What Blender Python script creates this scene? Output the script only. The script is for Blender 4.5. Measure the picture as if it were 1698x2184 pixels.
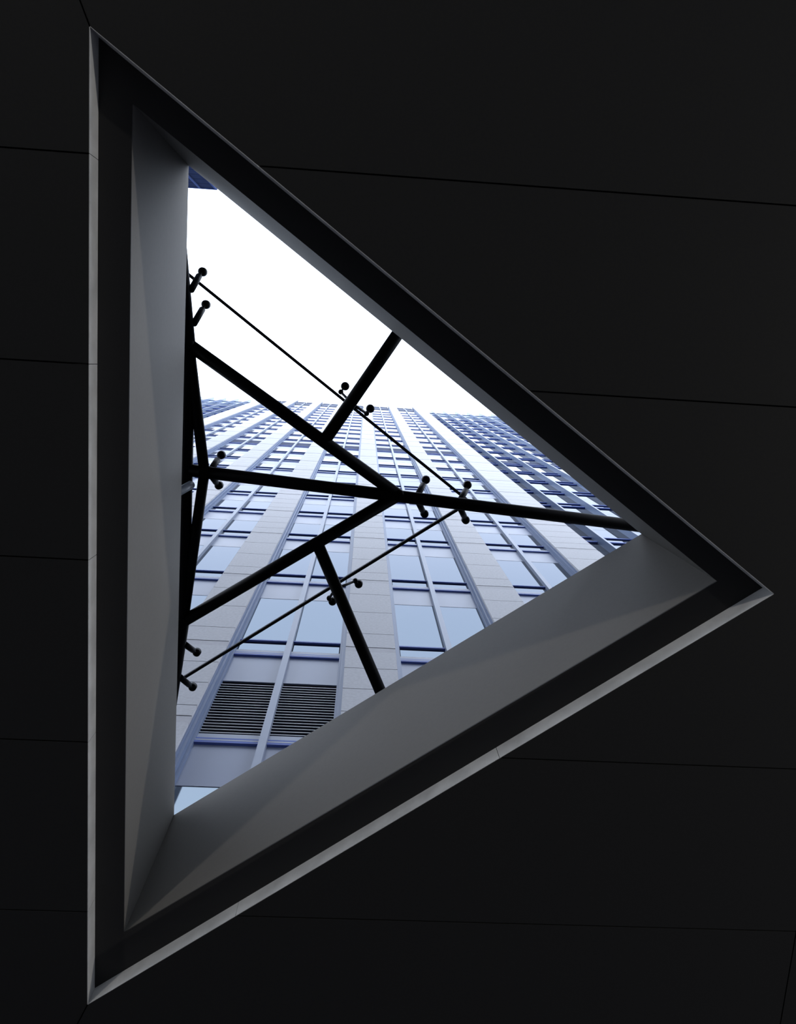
import bpy, math, random
from mathutils import Vector, Matrix

for o in list(bpy.data.objects):
    bpy.data.objects.remove(o, do_unlink=True)
SC = bpy.context.scene
COL = SC.collection
random.seed(7)

# ------------------------------------------------------------------ camera
# coordinates: camera stands at the origin (lifted to eye height at the very end),
# X runs along the tower front, Y towards the tower, Z up
EYE = 1.6
FPX = 1691.0
CX, CY = 849.0, 1092.0
zc = Vector((-66, -319, FPX)).normalized()           # the zenith in camera axes (right, down, forward)
hc = Vector((34500, 1830, FPX)); hc = (hc - zc * hc.dot(zc)).normalized()
nc = zc.cross(hc)
cam_d = bpy.data.cameras.new('camera')
cam = bpy.data.objects.new('camera', cam_d)
COL.objects.link(cam)
right = Vector((hc.x, nc.x, zc.x)); down = Vector((hc.y, nc.y, zc.y)); fwd = Vector((hc.z, nc.z, zc.z))
m3 = Matrix((right, -down, -fwd)).transposed()
cam.matrix_world = m3.to_4x4()
cam_d.sensor_fit = 'HORIZONTAL'
cam_d.sensor_width = 36.0
cam_d.lens = 36.0 * FPX / 1698.0
cam_d.clip_start = 0.05
cam_d.clip_end = 2000
SC.camera = cam

# ------------------------------------------------------------------ sky and exposure
world = bpy.data.worlds.new('overcast_sky')
SC.world = world
world.use_nodes = True
wn = world.node_tree.nodes; wl = world.node_tree.links
bg = wn['Background']
bg.inputs['Color'].default_value = (0.81, 0.88, 1.0, 1)
bg.inputs['Strength'].default_value = 4.0
SC.view_settings.view_transform = 'Standard'
SC.view_settings.look = 'None'
SC.view_settings.exposure = 0.0
SC.view_settings.gamma = 1.0
SC.view_settings.use_curve_mapping = False

# ------------------------------------------------------------------ helpers
def ray(px, py):
    v = Vector((px - CX, py - CY, FPX))
    return Vector((hc.dot(v), nc.dot(v), zc.dot(v)))
def at(px, py, z):
    r = ray(px, py)
    return r * (z / r.z)

WORLD = {}
def add(name, me, mat=None, parent=None, loc=(0, 0, 0)):
    o = bpy.data.objects.new(name, me)
    COL.objects.link(o)
    loc = Vector(loc)
    WORLD[o.name] = loc.copy()
    if parent is not None:
        o.parent = parent
        loc = loc - WORLD[parent.name]
    o.location = loc
    if mat is not None and me is not None and not me.materials:
        me.materials.append(mat)
    return o
def empty(name, loc):
    return add(name, None, loc=loc)
def tag(o, label=None, cat=None, group=None, kind=None):
    if label: o['label'] = label
    if cat: o['category'] = cat
    if group: o['group'] = group
    if kind: o['kind'] = kind
    return o
def mesh(verts, faces, smooth=False):
    me = bpy.data.meshes.new('mesh')
    me.from_pydata([tuple(v) for v in verts], [], faces)
    me.update()
    if smooth:
        for p in me.polygons: p.use_smooth = True
    return me
def signed_area(poly):
    return sum(poly[i][0] * poly[(i + 1) % len(poly)][1] - poly[(i + 1) % len(poly)][0] * poly[i][1] for i in range(len(poly))) / 2
def prism_data(poly, z0, z1):
    if signed_area(poly) < 0: poly = poly[::-1]
    n = len(poly)
    v = [(x, y, z0) for x, y in poly] + [(x, y, z1) for x, y in poly]
    f = [tuple(range(n - 1, -1, -1)), tuple(range(n, 2 * n))]
    f += [(i, (i + 1) % n, n + (i + 1) % n, n + i) for i in range(n)]
    return v, f
def prism(name, poly, z0, z1, mat, parent=None):
    cx = sum(p[0] for p in poly) / len(poly); cy = sum(p[1] for p in poly) / len(poly)
    v, f = prism_data([(x - cx, y - cy) for x, y in poly], 0, z1 - z0)
    return add(name, mesh(v, f), mat, parent, (cx, cy, z0))
CACHE = {}
def box_data(x0, x1, y0, y1, z0, z1):
    v = [(x, y, z) for z in (z0, z1) for y in (y0, y1) for x in (x0, x1)]
    f = [(0, 2, 3, 1), (4, 5, 7, 6), (0, 1, 5, 4), (2, 6, 7, 3), (0, 4, 6, 2), (1, 3, 7, 5)]
    return v, f
def box(name, x0, x1, y0, y1, z0, z1, mat, parent=None):
    key = (round(x1 - x0, 4), round(y1 - y0, 4), round(z1 - z0, 4), mat.name)
    if key not in CACHE:
        hx, hy, hz = (x1 - x0) / 2, (y1 - y0) / 2, (z1 - z0) / 2
        me = mesh(*box_data(-hx, hx, -hy, hy, -hz, hz))
        me.materials.append(mat)
        CACHE[key] = me
    return add(name, CACHE[key], None, parent, ((x0 + x1) / 2, (y0 + y1) / 2, (z0 + z1) / 2))
class Joined:
    """many boxes collected into one mesh"""
    def __init__(s): s.v = []; s.f = []
    def box(s, *a):
        v, f = box_data(*a); k = len(s.v)
        s.v += v; s.f += [tuple(i + k for i in q) for q in f]
    def build(s, name, mat, parent, kind=None):
        if not s.v: return None
        base = Vector(s.v[0])
        o = add(name, mesh([Vector(p) - base for p in s.v], s.f), mat, parent, base)
        if kind: o['kind'] = kind
        return o
def frame_of(d):
    d = d.normalized()
    a = Vector((0, 0, 1)) if abs(d.z) < 0.9 else Vector((1, 0, 0))
    u = d.cross(a).normalized()
    return u, d.cross(u)
def lathe_data(base, axis, prof, seg=20):
    """prof: list of (distance along the axis, radius)"""
    u, w = frame_of(axis); d = axis.normalized()
    v = []; f = []
    for t, r in prof:
        for i in range(seg):
            a = 2 * math.pi * i / seg
            v.append(base + d * t + (u * math.cos(a) + w * math.sin(a)) * r)
    for k in range(len(prof) - 1):
        for i in range(seg):
            j = (i + 1) % seg
            f.append((k * seg + i, k * seg + j, (k + 1) * seg + j, (k + 1) * seg + i))
    f.append(tuple(range(seg - 1, -1, -1)))
    f.append(tuple(range((len(prof) - 1) * seg, len(prof) * seg)))
    return v, f
def lathe(name, base, axis, prof, mat, parent, seg=20, smooth=True):
    base = Vector(base)
    v, f = lathe_data(Vector((0, 0, 0)), Vector(axis), prof, seg)
    me = mesh(v, f, smooth)
    if smooth:
        for p in me.polygons:
            if len(p.vertices) > 4: p.use_smooth = False
    return add(name, me, mat, parent, base)
def tube(name, p0, p1, r, mat, parent, seg=24):
    p0 = Vector(p0); p1 = Vector(p1)
    L = (p1 - p0).length
    return lathe(name, p0, p1 - p0, [(0, r), (L, r)], mat, parent, seg)
def lerp(a, b, t): return a + (b - a) * t

# ------------------------------------------------------------------ materials
def new_mat(name):
    m = bpy.data.materials.new(name)
    m.use_nodes = True
    return m, m.node_tree.nodes, m.node_tree.links, m.node_tree.nodes['Principled BSDF']
def plain(name, col, rough=0.5, metal=0.0, spec=0.5, noise=0.0, scale=8.0, bump=0.0):
    m, n, l, p = new_mat(name)
    p.inputs['Roughness'].default_value = rough
    p.inputs['Metallic'].default_value = metal
    p.inputs['Specular IOR Level'].default_value = spec
    p.inputs['Base Color'].default_value = (*col, 1)
    if noise or bump:
        tc = n.new('ShaderNodeTexCoord')
        nz = n.new('ShaderNodeTexNoise')
        nz.inputs['Scale'].default_value = scale
        nz.inputs['Detail'].default_value = 6
        geo = n.new('ShaderNodeNewGeometry')
        l.new(geo.outputs['Position'], nz.inputs['Vector'])
        if noise:
            rmp = n.new('ShaderNodeMapRange')
            rmp.inputs['From Min'].default_value = 0.3; rmp.inputs['From Max'].default_value = 0.7
            rmp.inputs['To Min'].default_value = 1 - noise; rmp.inputs['To Max'].default_value = 1 + noise
            l.new(nz.outputs['Fac'], rmp.inputs['Value'])
            mx = n.new('ShaderNodeMix'); mx.data_type = 'RGBA'; mx.blend_type = 'MULTIPLY'
            mx.inputs[0].default_value = 1.0
            mx.inputs[6].default_value = (*col, 1)
            l.new(rmp.outputs['Result'], mx.inputs[7])
            l.new(mx.outputs[2], p.inputs['Base Color'])
        if bump:
            b = n.new('ShaderNodeBump'); b.inputs['Strength'].default_value = bump; b.inputs['Distance'].default_value = 0.01
            l.new(nz.outputs['Fac'], b.inputs['Height']); l.new(b.outputs['Normal'], p.inputs['Normal'])
    return m
M = {}
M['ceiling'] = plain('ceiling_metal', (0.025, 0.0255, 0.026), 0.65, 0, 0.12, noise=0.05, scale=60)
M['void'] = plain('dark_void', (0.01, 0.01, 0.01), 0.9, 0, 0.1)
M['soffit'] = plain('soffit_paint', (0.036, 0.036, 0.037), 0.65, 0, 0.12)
M['lip'] = plain('lip_metal', (0.62, 0.63, 0.64), 0.6, 0, 0.3, noise=0.16, scale=6)
M['reveal'] = plain('reveal_paint', (0.155, 0.148, 0.135), 0.7, 0, 0.25, noise=0.03, scale=40)
M['roof'] = plain('roof_deck', (0.09, 0.09, 0.10), 0.9)
M['floor'] = plain('floor_granite', (0.10, 0.10, 0.105), 0.6, noise=0.1)
M['ground'] = plain('plaza_paving', (0.05, 0.05, 0.049), 0.8, noise=0.1, scale=2)
M['steel'] = plain('black_steel', (0.001, 0.001, 0.0015), 0.5, 0, 0.05)
M['pale_steel'] = plain('pale_steel', (0.16, 0.18, 0.22), 0.4, 0.0, 0.4)
M['seal'] = plain('black_silicone', (0.004, 0.004, 0.006), 0.7, 0, 0.2)
M['stone'] = plain('grey_stone', (0.432, 0.428, 0.440), 0.75, 0, 0.3, noise=0.08, scale=20)
M['strip'] = plain('stone_strip', (0.398, 0.394, 0.405), 0.75, 0, 0.3, noise=0.05, scale=14)
M['joint'] = plain('stone_joint', (0.10, 0.10, 0.13), 0.9, 0, 0.1)
M['frame'] = plain('blue_grey_frame', (0.125, 0.165, 0.26), 0.45, 0.0, 0.3)
M['mullion'] = plain('grey_mullion', (0.24, 0.27, 0.34), 0.45, 0.0, 0.3)
M['transom'] = plain('navy_transom', (0.065, 0.11, 0.36), 0.5, 0.0, 0.15)
M['spandrel'] = plain('spandrel_glass', (0.215, 0.24, 0.315), 0.3, 0.0, 0.12)
M['mech'] = plain('dark_louvre_panel', (0.045, 0.055, 0.095), 0.7, 0, 0.04)
M['louvre_dark'] = plain('louvre_void_shade', (0.006, 0.007, 0.02), 0.8, 0, 0.1)  # near-black for the louvre backing and the painted shade under the slats
M['slat'] = plain('louvre_slat', (0.32, 0.33, 0.38), 0.5)
M['body'] = plain('tower_body', (0.10, 0.11, 0.14), 0.9, 0, 0.1)
M['fin'] = plain('fin_metal', (0.15, 0.20, 0.31), 0.4, 0.0, 0.35)
M['blue_glass'] = plain('blue_facade_glass', (0.020, 0.029, 0.068), 0.95, 0.0, 0.0)
M['blue_frame'] = plain('blue_facade_frame', (0.05, 0.075, 0.18), 0.9, 0, 0.0)
def glow(name, col, strength):
    m, n, l, p = new_mat(name)
    p.inputs['Base Color'].default_value = (*col, 1)
    p.inputs['Emission Color'].default_value = (*col, 1)
    p.inputs['Emission Strength'].default_value = strength
    return m
M['lens'] = glow('lamp_lens', (1.0, 0.9, 0.76), 8.0)
def mirror_glass():
    m, n, l, p = new_mat('reflective_glass')
    p.inputs['Base Color'].default_value = (0.135, 0.16, 0.18, 1)
    p.inputs['Metallic'].default_value = 1.0
    p.inputs['Specular Tint'].default_value = (0.56, 0.57, 0.61, 1)
    p.inputs['Roughness'].default_value = 0.02
    return m
M['glass'] = mirror_glass()
def clear_glass():
    m = bpy.data.materials.new('skylight_glass'); m.use_nodes = True
    n = m.node_tree.nodes; l = m.node_tree.links
    n.clear()
    out = n.new('ShaderNodeOutputMaterial')
    tr = n.new('ShaderNodeBsdfTransparent'); tr.inputs['Color'].default_value = (0.95, 0.965, 0.99, 1)
    gl = n.new('ShaderNodeBsdfGlossy'); gl.inputs['Roughness'].default_value = 0.02
    fr = n.new('ShaderNodeFresnel'); fr.inputs['IOR'].default_value = 1.3
    mx = n.new('ShaderNodeMixShader')
    l.new(fr.outputs['Fac'], mx.inputs['Fac'])
    l.new(tr.outputs['BSDF'], mx.inputs[1]); l.new(gl.outputs['BSDF'], mx.inputs[2])
    l.new(mx.outputs['Shader'], out.inputs['Surface'])
    return m
M['clear'] = clear_glass()

# ------------------------------------------------------------------ ceiling with the triangular opening
ZC, ZS, ZR = 4.0, 4.12, 5.34            # ceiling, soffit of the recess, rim of the shaft
A = Vector((-1.337, -1.420)); B = Vector((2.231, 1.081)); C = Vector((-1.400, 3.701))
k3 = ZS / 4.0
A3 = Vector((-1.148, -1.111)) * k3; B3 = Vector((1.916, 1.027)) * k3; C3 = Vector((-1.196, 3.233)) * k3
XL, XR, YB, YF = -7.5, 7.5, -6.5, 4.56
SXL, SXR, SYB = -22.0, 17.0, -17.0       # extent of the roof slab over the undercroft
foldA = Vector((-0.044, -0.107)); foldC = Vector((-0.060, 0.132))
def poly_x(y, tri, side):
    a, b, c = tri
    def on(p, q): return p.x + (q.x - p.x) * (y - p.y) / (q.y - p.y)
    if y < a.y: return a.x + foldA.x * (y - a.y) / foldA.y
    if y > c.y: return c.x + foldC.x * (y - c.y) / foldC.y
    if side == 'L': return on(a, c)
    return on(a, b) if y < b.y else on(b, c)
def side_poly(y0, y1, tri, side, xo, g=0.0):
    """the piece of a band left or right of the opening"""
    s = -g if side == 'L' else g
    ys = [y0] + [v.y for v in ((tri[0], tri[2]) if side == 'L' else tri) if y0 < v.y < y1] + [y1]
    edge = [(poly_x(y, tri, side) + s, y) for y in ys]
    return [(xo, y0)] + edge + [(xo, y1)]
def outer(tri, d):
    out = []
    c = sum(tri, Vector((0, 0))) / 3
    n = len(tri)
    for i in range(n):
        p, a, b = tri[i], tri[i - 1], tri[(i + 1) % n]
        d1 = (p - a).normalized(); d2 = (b - p).normalized()
        n1 = Vector((-d1.y, d1.x)); n2 = Vector((-d2.y, d2.x))
        if n1.dot(c - p) > 0: n1 = -n1
        if n2.dot(c - p) > 0: n2 = -n2
        bis = (n1 + n2).normalized()
        out.append(p + bis * d / bis.dot(n1))
    return out
T3 = [A3, B3, C3]
SL = tuple(outer(T3, 0.0902))
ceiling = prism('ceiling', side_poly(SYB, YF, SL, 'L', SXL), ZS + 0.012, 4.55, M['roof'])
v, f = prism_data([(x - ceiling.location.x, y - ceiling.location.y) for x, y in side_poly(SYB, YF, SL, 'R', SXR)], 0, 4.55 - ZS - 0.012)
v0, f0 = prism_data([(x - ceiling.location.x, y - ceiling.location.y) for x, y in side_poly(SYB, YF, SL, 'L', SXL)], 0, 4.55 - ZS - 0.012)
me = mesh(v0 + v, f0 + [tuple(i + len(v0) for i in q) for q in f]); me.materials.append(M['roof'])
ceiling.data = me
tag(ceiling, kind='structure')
ceiling['label'] = 'dark undercroft ceiling of flat metal panels around the triangular skylight'
G = 0.004
seams = [YB, -4.87, -3.87, -2.87, -1.875, -0.878, 0.091, 1.080, 2.085, 3.106, 4.10, YF]
XJ = 2.674
def clip_x(poly, x, keep_left):
    out = []
    for i in range(len(poly)):
        p, q = poly[i], poly[(i + 1) % len(poly)]
        pin = (p[0] <= x) == keep_left; qin = (q[0] <= x) == keep_left
        if pin: out.append(p)
        if pin != qin:
            t = (x - p[0]) / (q[0] - p[0])
            out.append((x, p[1] + (q[1] - p[1]) * t))
    return out
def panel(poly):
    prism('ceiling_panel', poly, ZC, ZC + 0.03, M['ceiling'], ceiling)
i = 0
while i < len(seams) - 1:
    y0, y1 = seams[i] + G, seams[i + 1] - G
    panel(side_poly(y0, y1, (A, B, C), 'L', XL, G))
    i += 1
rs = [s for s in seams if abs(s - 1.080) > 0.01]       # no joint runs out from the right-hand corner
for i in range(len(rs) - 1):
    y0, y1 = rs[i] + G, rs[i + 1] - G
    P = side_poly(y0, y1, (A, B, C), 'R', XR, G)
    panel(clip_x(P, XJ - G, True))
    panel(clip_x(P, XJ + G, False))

# folded lip of the opening, in lengths that end at the panel joints
trim = None
def edge_strip(name, p, q, inside, z0, z1, th, mat, parent):
    """a thin upright strip whose face lies on p-q, thickness away from 'inside'"""
    d = (q - p).normalized(); nrm = Vector((-d.y, d.x))
    if nrm.dot(inside - p) > 0: nrm = -nrm
    poly = [tuple(p), tuple(q), tuple(q + nrm * th), tuple(p + nrm * th)]
    return prism(name, poly, z0, z1, mat, parent)
cen = (A + B + C) / 3
trim = prism('trim_1', [tuple(A3 + (A - A3) * 1.02), tuple(A3), tuple(B3), tuple(B + (B - B3) * 0.02)], ZS, ZS + 0.01, M['soffit'])
cx, cy = trim.location.x, trim.location.y
vs = []; fs = []
O = [A + (A - A3) * 0.05, B + (B - B3) * 0.05, C + (C - C3) * 0.05]; I = [A3, B3, C3]
for z in (0, 0.01):
    vs += [(p.x - cx, p.y - cy, z) for p in O] + [(p.x - cx, p.y - cy, z) for p in I]
for j in range(3):
    k = (j + 1) % 3
    fs.append((j, k, 3 + k, 3 + j)[::-1]); fs.append((6 + j, 6 + k, 9 + k, 9 + j))
    fs.append((j, 6 + j, 6 + k, k)); fs.append((3 + j, 3 + k, 9 + k, 9 + j))
me = mesh(vs, fs); me.materials.append(M['soffit']); trim.data = me
tag(trim, 'dark recessed soffit band running round the triangular opening', kind='structure')
for p, q in ((A, B), (B, C), (C, A)):
    ts = [0.0, 1.0]
    for s in seams:
        t = (s - p.y) / (q.y - p.y)
        if 0.03 < t < 0.97: ts.append(t)
    ts.sort()
    L = (q - p).length
    for t0, t1 in zip(ts[:-1], ts[1:]):
        a = p + (q - p) * (t0 + (0.0015 / L if t0 > 0 else 0)); b = p + (q - p) * (t1 - (0.0015 / L if t1 < 1 else 0))
        edge_strip('lip_strip', a, b, cen, ZC, ZS, 0.003, M['lip'], trim)

# shaft walls
T3o = outer(T3, 0.09)
for name, i, lab in (('wall_right', 0, 'long pale reveal wall on the upper right side of the skylight shaft'),
                     ('wall_front', 1, 'wide pale reveal wall on the lower right side of the skylight shaft'),
                     ('wall_left', 2, 'pale reveal wall on the left side of the skylight shaft')):
    j = (i + 1) % 3
    w = prism(name, [tuple(T3[i]), tuple(T3[j]), tuple(T3o[j]), tuple(T3o[i])], ZS + 0.0102, ZR, M['reveal'])
    tag(w, lab, kind='structure')

# ground, undercroft floor, back wall
box('floor', SXL, SXR, SYB, YF, -EYE - 0.02, -EYE + 0.0, M['floor'])
tag(bpy.data.objects['floor'], 'dark stone floor of the undercroft', kind='structure')
gr = box('ground', -90, 90, -90, 60, -EYE - 0.2, -EYE - 0.02, M['ground'])
tag(gr, 'pale plaza paving outside the undercroft', kind='structure')

# ------------------------------------------------------------------ the tower
D = 4.6
tower = empty('office_tower', (-0.524 * D, D * 1.05, -EYE))
tag(tower, 'tall pale stone office tower with ribbon bays of reflective windows', 'building')
S = [1.94, 2.57, 3.465, 4.35, 5.05, 5.725, 6.41, 7.10, 7.76, 8.43, 9.10, 9.78, 10.42, 11.12, 11.77, 12.46, 13.11, 13.75, 14.40, 15.10, 15.78, 16.5, 17.37]
TOP = 19.65
NEAR = 11            # floors below this index are built pane by pane
BW, PER, B0 = 0.415, 0.5925, -0.437
bays = [(B0 + PER * i, B0 + PER * i + BW) for i in range(-3, 3)]
GD = 1.05            # depth of the glass
YG = GD * D
def bx(name, u0, u1, d0, d1, h0, h1, mat, parent):
    return box(name, u0 * D, u1 * D, d0 * D, d1 * D, h0 * D, h1 * D, mat, parent)
# body behind the glass
Z0 = -EYE
core = box('building_core', -2.44 * D, 1.39 * D, YG + 0.06, YG + 18, Z0, TOP * D - 0.6, M['body'], tower)
box('plinth', -2.46 * D, 1.41 * D, D, YG + 0.06, Z0, 1.10 * D, M['joint'], tower)
# stone piers
piers = [(-2.46, bays[0][0])] + [(bays[i][1], bays[i + 1][0]) for i in range(5)] + [(bays[5][1], 1.41)]
JT = 0.018
for (u0, u1) in piers:
    pier = box('stone_pier', u0 * D + 0.012, u1 * D - 0.012, D + 0.035, YG + 0.06, 1.10 * D, TOP * D - 0.1, M['joint'], tower)
    far = Joined(); strips = Joined()
    cuts = [1.10, 1.35, 1.62]
    for i, s in enumerate(S):
        nxt = S[i + 1] if i + 1 < len(S) else 18.05
        fh = nxt - s
        cuts += [s + 0.085 if fh > 0.8 else s + 0.115, s + 0.13 if fh > 0.8 else s + 0.155]
        cuts += [nxt - 0.62, nxt - 0.36, nxt - 0.105] if fh > 0.8 else [nxt - 0.405, nxt - 0.24, nxt - 0.07]
    cuts += [18.25, 18.6, 19.0, 19.35, TOP]
    cuts = sorted(cuts)
    for a, b in zip(cuts[:-1], cuts[1:]):
        z0, z1 = a * D + JT / 2, b * D - JT / 2
        small = (b - a) < 0.06
        if small:
            strips.box(u0 * D, u1 * D, D + 0.006, D + 0.05, z0 - 0.005, z1 + 0.005)
        elif b < 6.4:
            box('stone_panel', u0 * D, u1 * D, D, D + 0.05, z0, z1, M['stone'], pier)
        else:
            far.box(u0 * D, u1 * D, D, D + 0.05, z0, z1)
        # returns at the sides of the pier
    far.build('upper_stone_panels', M['stone'], pier, 'stuff')
    strips.build('narrow_stone_courses', M['strip'], pier, 'stuff')
def bg(name, u0, u1, d0, d1, h0, h1, mat, parent):
    return bx(name, u0, u1, d0, d1, h0 * GD, h1 * GD, mat, parent)
# louvre slat: pale front edge, underside shade painted in as a dark blade
def slat_piece(c0, c1, hh, bay):
    key = ('slat', round(c1 - c0, 4))
    if key not in CACHE:
        hx = (c1 - c0) * D / 2
        me = mesh(*box_data(-hx, hx, 0, 0.05, 0, 0.02))
        me.materials.append(M['louvre_dark']); me.materials.append(M['slat'])
        me.polygons[2].material_index = 1
        CACHE[key] = me
    return add('louvre_slat', CACHE[key], None, bay, ((c0 + c1) / 2 * D, (GD - 0.002) * D, hh * GD * D))
# bays
for bi, (u0, u1) in enumerate(bays):
    jw = 0.013
    bay = box('window_bay', u0 * D, u0 * D + 0.02, D + 0.05, YG + 0.06, 1.1 * D, TOP * D - 0.3, M['frame'], tower)
    bg('jamb', u1 - 0.0045, u1, 1.011, GD + 0.013, 1.1, TOP / GD - 0.3, M['frame'], bay)
    um = (u0 + u1) / 2
    for a, b in ((u0, u0 + 0.0052), (u1 - 0.0052, u1)):
        bg('jamb_gap_shade', a, b, 1.021, 1.025, 1.1, TOP / GD - 0.3, M['joint'], bay)  # dark strip painting in the shade of the recessed jamb gap
    # stepped jamb frames on each side and the centre mullion
    for a, b, d0 in ((u0 + 0.0045, u0 + jw, GD - 0.030), (u1 - jw, u1 - 0.0045, GD - 0.030), (u0 + jw, u0 + jw + 0.008, GD - 0.012), (u1 - jw - 0.008, u1 - jw, GD - 0.012)):
        bg('jamb_frame', a, b, d0, GD + 0.013, 1.1, 17.6, M['frame'], bay)
    bg('mullion', um - 0.011, um + 0.011, GD - 0.020, GD + 0.013, 1.1, 18.0, M['mullion'], bay)
    cols = ((u0 + jw + 0.008, um - 0.011), (um + 0.011, u1 - jw - 0.008))
    fg, fsp, ft, fm, fw = Joined(), Joined(), Joined(), Joined(), Joined()
    floors = [(1.10, S[0])] + [(S[i], S[i + 1]) for i in range(len(S) - 1)]
    for fi, (s, nx) in enumerate(floors):
        near = fi <= NEAR
        for ci, (c0, c1) in enumerate(cols):
            def put(name, j, a, b, d0, d1, mat, e=0.0):
                if b <= a: return
                if near: bg(name, c0 + e, c1 - e, d0, d1, a, b, mat, bay)
                else: j.box((c0 + e) * D, (c1 - e) * D, d0 * D, d1 * D, a * GD * D, b * GD * D)
            sp = nx - 0.235 if fi > 0 else nx - 0.215
            if fi == 0:
                put('glass_pane', fg, s + 0.02, sp - 0.004, GD, GD + 0.004, M['glass'])
            else:
                # sill: two dark rails with a pale strip above
                put('sill_rail', ft, s - 0.012, s - 0.001, GD - 0.0085, GD + 0.006, M['transom'])
                put('sill_cap', fw, s - 0.001, s + 0.006, GD - 0.0088, GD + 0.006, M['mullion'])
                put('sill_rail', ft, s + 0.013, s + 0.020, GD - 0.0055, GD + 0.006, M['transom'])
                put('sill_strip', fw, s + 0.019, s + 0.045, GD - 0.004, GD + 0.006, M['mullion'])
                if fi == 1:
                    # ventilation grille
                    g0, g1 = s + 0.05, nx - 0.222
                    bg('louvre_backing', c0, c1, GD + 0.011, GD + 0.013, g0, g1, M['louvre_dark'], bay)
                    if bi in (2, 3, 4):
                        nsl = 19
                        for q in range(nsl):
                            hh = lerp(g0, g1 - 0.018, (q + 0.3) / nsl)
                            slat_piece(c0, c1, hh, bay)
                elif fi == 11:
                    put('louvre_panel', fm, s + 0.05, sp - 0.012, GD, GD + 0.004, M['mech'])
                    put('transom', ft, s + 0.05, s + 0.062, GD - 0.009, GD, M['transom'])
                else:
                    put('vent_pane', fg, s + 0.045, s + 0.134, GD, GD + 0.004, M['glass'], 0.004)
                    put('transom', ft, s + 0.134, s + 0.143, GD - 0.007, GD + 0.006, M['transom'])
                    put('glass_pane', fg, s + 0.143, sp - 0.004, GD, GD + 0.004, M['glass'])
                if fi == 1:
                    sp = nx - 0.222
            put('spandrel_pane', fsp, sp, nx - 0.012, GD - 0.0005, GD + 0.004, M['spandrel'])
    # dark panels under the parapet
    for c0, c1 in cols:
        bg('parapet_panel', c0, c1, GD - 0.004, GD + 0.004, 17.42, TOP / GD - 0.1, M['mech'], bay)
        bg('parapet_rail', c0, c1, GD - 0.010, GD - 0.004, 17.75, 17.85, M['mullion'], bay)
    fg.build('upper_glass_panes', M['glass'], bay, 'stuff')
    fsp.build('upper_spandrel_panes', M['spandrel'], bay, 'stuff')
    ft.build('upper_transoms', M['transom'], bay, 'stuff')
    fw.build('upper_sill_strips', M['mullion'], bay, 'stuff')
    fm.build('upper_louvre_panels', M['mech'], bay, 'stuff')
# wings set back on both sides, with deep upright fins
WG = 1.13; FE = 0.052
for side in (1, -1):
    wing_in = 1.405 if side > 0 else -2.455
    fins = [1.662 + 0.302 * k for k in range(7)] if side > 0 else [-2.82 - 0.302 * k for k in range(7)]
    end = fins[-1]
    x0, x1 = sorted((wing_in, end))
    wing = box('facade_wing', x0 * D, x1 * D, WG * D + 0.03, WG * D + 14, Z0, TOP * D - 0.8, M['body'], tower)
    for fx in fins:
        bg('fin', fx - 0.006, fx + 0.006, WG - FE, WG + 0.006, 1.1, TOP / GD + 0.25, M['fin'], wing)
        bg('fin_nosing', fx - 0.008, fx + 0.008, WG - FE - 0.004, WG - FE, 1.1, TOP / GD + 0.25, M['mullion'], wing)
    edges = [wing_in] + fins
    fg, ft, fsp, fm = Joined(), Joined(), Joined(), Joined()
    for ci in range(len(edges) - 1):
        a, b = sorted((edges[ci], edges[ci + 1]))
        c0, c1 = a + 0.006, b - 0.006
        floors = [(S[i], S[i + 1]) for i in range(len(S) - 1)]
        for fi, (s, nx) in enumerate(floors):
            near = side > 0 and 2 <= fi < 11 and ci < 4
            def put(name, j, a_, b_, d0, d1, mat):
                if near: bg(name, c0, c1, d0, d1, a_, b_, mat, wing)
                else: j.box(c0 * D, c1 * D, d0 * D, d1 * D, a_ * GD * D, b_ * GD * D)
            sp = nx - 0.235
            put('sill_rail', ft, s - 0.012, s + 0.010, WG - 0.010, WG + 0.006, M['transom'])
            put('transom', ft, s + 0.134, s + 0.150, WG - 0.008, WG + 0.006, M['transom'])
            put('glass_pane', fm if fi == 10 else fg, s + 0.010, sp - 0.004, WG, WG + 0.004, M['mech'] if fi == 10 else M['glass'])
            put('spandrel_pane', fsp, sp, nx - 0.012, WG, WG + 0.004, M['glass'])
        bg('parapet_rail', c0, c1, WG - 0.02, WG, TOP / GD - 0.35, TOP / GD - 0.25, M['fin'], wing)
        bg('parapet_rail', c0, c1, WG - 0.02, WG, TOP / GD - 1.1, TOP / GD - 1.0, M['fin'], wing)
        bg('parapet_panel', c0, c1, WG - 0.001, WG + 0.004, 17.42, TOP / GD - 0.3, M['fin'], wing)
    fg.build('distant_glass_panes', M['glass'], wing, 'stuff')
    fsp.build('distant_spandrel_panes', M['glass'], wing, 'stuff')
    ft.build('distant_transoms', M['transom'], wing, 'stuff')
    fm.build('distant_louvre_panels', M['mech'], wing, 'stuff')

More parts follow.
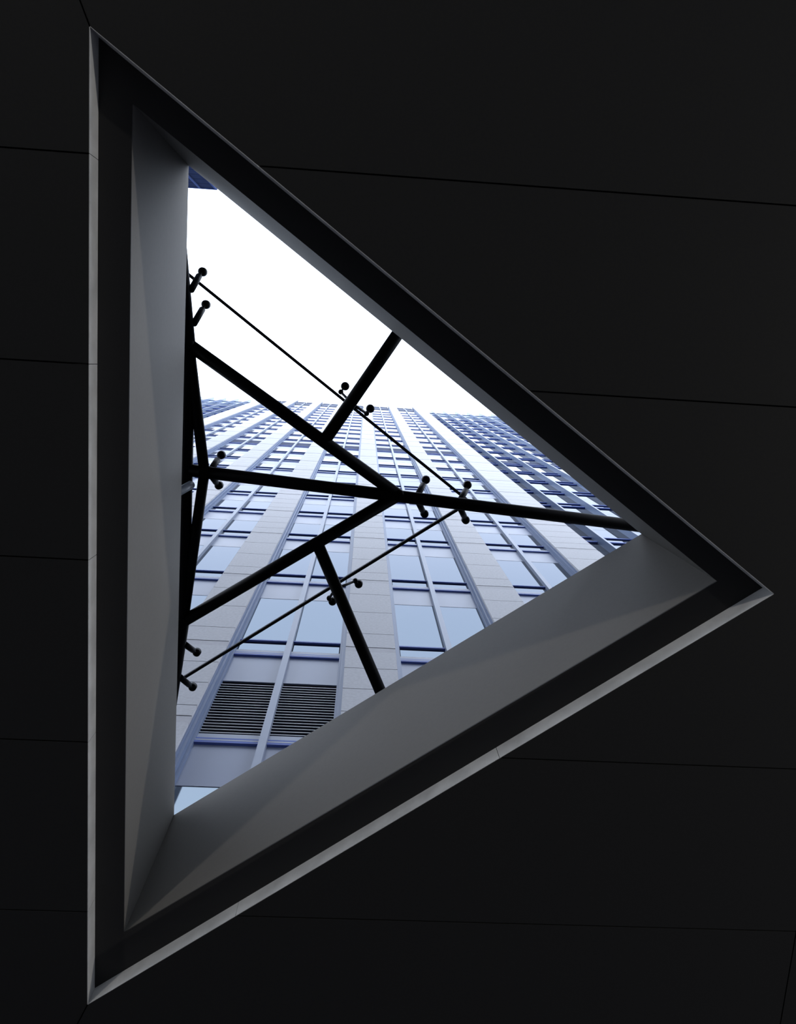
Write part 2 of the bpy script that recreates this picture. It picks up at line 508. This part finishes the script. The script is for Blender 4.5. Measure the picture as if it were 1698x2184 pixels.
# ------------------------------------------------------------------ the second tower behind
OY = -10.0          # it rises from the roof slab
r = ray(430, 401); OZ = r.z * (OY / r.y)
blue = empty('glass_tower', (-15, OY - 3, 4.55))
tag(blue, 'blue glass tower peeking in at the top left corner of the skylight', 'building')
box('building_core', -21.9, -9.9, OY - 6.5, OY - 0.12, 4.55, OZ - 0.3, M['body'], blue)
zz = OZ
box('parapet_cap', -21.95, -9.85, OY - 0.14, OY + 0.06, OZ - 0.22, OZ, M['blue_frame'], blue)
near_x = [-21.9 + 1.0 * k for k in range(13)]
k = 0
zt = OZ - 0.22
jj = Joined()
while zt > 6:
    zb = max(zt - 1.2, 4.6)
    for x in near_x[:-1]:
        if k < 4 and -15 < x: box('glass_pane', x + 0.03, x + 0.97, OY - 0.06, OY, zb + 0.06, zt - 0.02, M['blue_glass'], blue)
        else: jj.box(x + 0.03, x + 0.97, OY - 0.06, OY, zb + 0.06, zt - 0.02)
    zt = zb; k += 1
jj.build('lower_glass_panes', M['blue_glass'], blue, 'stuff')
box('unseen_shade_block', -9.85, 16.5, OY - 6.5, OY - 0.05, 4.55, 25.5, M['body'], blue)  # added block out of view, there to shade the lower shaft wall and tower base
for x in near_x: box('mullion', x - 0.05, x + 0.05, OY - 0.1, OY + 0.08, 4.6, OZ - 0.2, M['blue_frame'], blue)

# ------------------------------------------------------------------ skylight steel
HS, HG = 5.75, 6.10
RT = 0.0455
n1 = at(403, 735, HS); n2 = at(391, 1325, HS); n3 = at(436, 1007, HS); nC = at(850, 1056, HS)
frame = empty('skylight_frame', (nC.x, nC.y, HS - RT))
tag(frame, 'black tubular steel skylight frame with branching beams and glass fittings', 'frame')
def T(p0, p1, r=RT): return tube('steel_tube', p0, p1, r, M['steel'], frame)
T(n1, nC); T(n2, nC)
T(at(404, 1003, HS), at(1500, 1139, HS))
T(at(694, 937, HS), at(925, 601, HS))
T(at(676, 1157, HS), at(866, 1602, HS))
T(n1, n3, RT * 0.84); T(n3, n2, RT * 0.84)
T(n1, n2, RT)
T(n1, at(370, 372, HS)); T(n2, at(343, 1640, HS))
for nd in (n1, n2, n3, nC):
    lathe('node', nd - Vector((0, 0, RT * 1.02)), (0, 0, 1), [(0, RT * 0.7), (RT * 0.35, RT * 0.98), (RT * 1.7, RT * 0.98), (RT * 2.04, RT * 0.7)], M['steel'], frame)
# posts that carry the outer beam ends on the rim of the shaft, out of sight behind the walls
for e in (at(1500, 1139, HS), at(925, 601, HS), at(866, 1602, HS), at(370, 372, HS), at(343, 1640, HS)):
    tube('post', (e.x, e.y, 4.55), (e.x, e.y, HS), RT, M['steel'], frame)
# pale stub bracket from the left wall to the tube
p0 = at(366, 1058, ZR + 0.02); p1 = at(409, 1033, HS - RT - 0.01)
lathe('bracket', p0, p1 - p0, [(0, 0.030), ((p1 - p0).length - 0.015, 0.030), ((p1 - p0).length, 0.018)], M['pale_steel'], frame)['label'] = 'pale steel stub bracket'

# glass fittings: arm, ball and countersunk disc
def fitting(base, end, head, ra=0.0235, knuckle=False):
    b = at(*base, HS); e = at(*end, HG - 0.10); h = at(*head, HG - 0.035)
    L = (e - b).length
    if not knuckle:
        arm = lathe('glass_fitting', b, e - b, [(0, ra), (L - 0.012, ra), (L, ra * 0.55)], M['steel'], frame)
    else:
        arm = lathe('glass_fitting', b, e - b, [(0, 0.012), (L, 0.009)], M['steel'], frame)
        lathe('knuckle', e - Vector((0, 0, 0.02)), (0, 0, 1), [(0, 0.008), (0.006, 0.018), (0.03, 0.020), (0.04, 0.010)], M['steel'], arm)
    d = h - e
    lathe('bolt', e, d, [(0, 0.0075), (d.length, 0.0075)], M['steel'], arm, 12)
    lathe('disc', h - Vector((0, 0, 0.02)), (0, 0, 1), [(0, 0.010), (0.008, 0.022), (0.022, 0.031), (0.055, 0.033)], M['steel'], arm, 28)
    return arm
fitting((408, 618), (425, 588), (431, 579))
fitting((414, 690), (432, 659), (438, 649))
fitting((449, 1003), (464, 980), (471, 971))
fitting((449, 1012), (461, 1029), (466, 1036))
fitting((888, 1062), (903, 1033), (909, 1024))
fitting((890, 1066), (901, 1089), (906, 1097))
fitting((977, 1075), (994, 1045), (998, 1035))
fitting((980, 1080), (990, 1101), (994, 1110))
fitting((752, 862), (727, 836), (736, 824), knuckle=True)
fitting((752, 862), (782, 882), (790, 872), knuckle=True)
fitting((716, 1256), (758, 1239), (765, 1247), knuckle=True)
fitting((716, 1256), (702, 1276), (709, 1284), knuckle=True)
fitting((394, 1374), (412, 1387), (419, 1393))
fitting((384, 1444), (404, 1461), (410, 1467))

# glass panes and the black joints between them
def g2(px, py): p = at(px, py, HG); return Vector((p.x, p.y))
J = g2(1002, 1071)
L1 = g2(352, 545); L3 = g2(350, 985); L2 = g2(340, 1478)
P1, P2, P3 = g2(352, 262), g2(1500, 1131), g2(325, 1840)
panes = [('window_1', [P1, L1, J, P2], 'clear skylight pane above the upper diagonal joint'),
         ('window_2', [L1, L3, J], 'clear wedge skylight pane between upper diagonal and central beam'),
         ('window_3', [L3, L2, J], 'clear wedge skylight pane between central beam and lower diagonal'),
         ('window_4', [L2, P3, P2, J], 'clear skylight pane below the lower diagonal joint')]
wins = []
for nm, poly, lab in panes:
    w = prism(nm, [tuple(p) for p in poly], HG, HG + 0.02, M['clear'])
    tag(w, lab, kind='structure'); wins.append(w)
def joint(p, q, w, par):
    d = (q - p).normalized(); n = Vector((-d.y, d.x)) * w / 2
    prism('joint_seal', [tuple(p + n), tuple(q + n), tuple(q - n), tuple(p - n)], HG - 0.006, HG + 0.026, M['seal'], par)
joint(L1, J, 0.022, wins[0]); joint(L2, J, 0.022, wins[3]); joint(L3, J, 0.012, wins[1]); joint(J, P2, 0.018, wins[0])

# ------------------------------------------------------------------ warm post lamps at the edge of the undercroft
def post_lamp(x, y, zl, power, label):
    root = empty('post_lamp', (x, y, -EYE))
    tag(root, label, 'lamp', 'warm post lamps around the undercroft')
    lathe('base', (x, y, -EYE), (0, 0, 1), [(0, 0.14), (0.02, 0.14), (0.05, 0.06)], M['steel'], root)
    lathe('post', (x, y, -EYE + 0.05), (0, 0, 1), [(0, 0.04), (zl - 0.2 + EYE - 0.05, 0.035)], M['steel'], root)
    aim = (Vector((0.0, 1.0, 4.6)) - Vector((x, y, zl))).normalized()
    c = Vector((x, y, zl))
    lathe('lamp_head', c - aim * 0.25, aim, [(0, 0.06), (0.05, 0.15), (0.2, 0.17), (0.24, 0.17)], M['steel'], root)
    lathe('lens', c - aim * 0.01, aim, [(0, 0.15), (0.012, 0.14)], M['lens'], root)
    ld = bpy.data.lights.new('lamp_light', 'SPOT')
    ld.energy = power; ld.color = (1.0, 0.94, 0.85); ld.shadow_soft_size = 0.11
    ld.spot_size = math.radians(110); ld.spot_blend = 0.6
    lo = bpy.data.objects.new('lamp_light', ld); COL.objects.link(lo)
    lo.parent = root
    lo.location = c + aim * 0.18 - WORLD[root.name]
    lo.rotation_euler = (-aim).to_track_quat('Z', 'Y').to_euler()
post_lamp(13.2, -0.75, 0.5, 1500, 'black post lamp with warm head to the right of the skylight')
post_lamp(-6.1, -12.0, 0.5, 1150, 'black post lamp with warm head up and left of the skylight')

# ------------------------------------------------------------------ lift everything to eye height
for o in bpy.data.objects:
    if o.parent is None: o.location.z += EYE
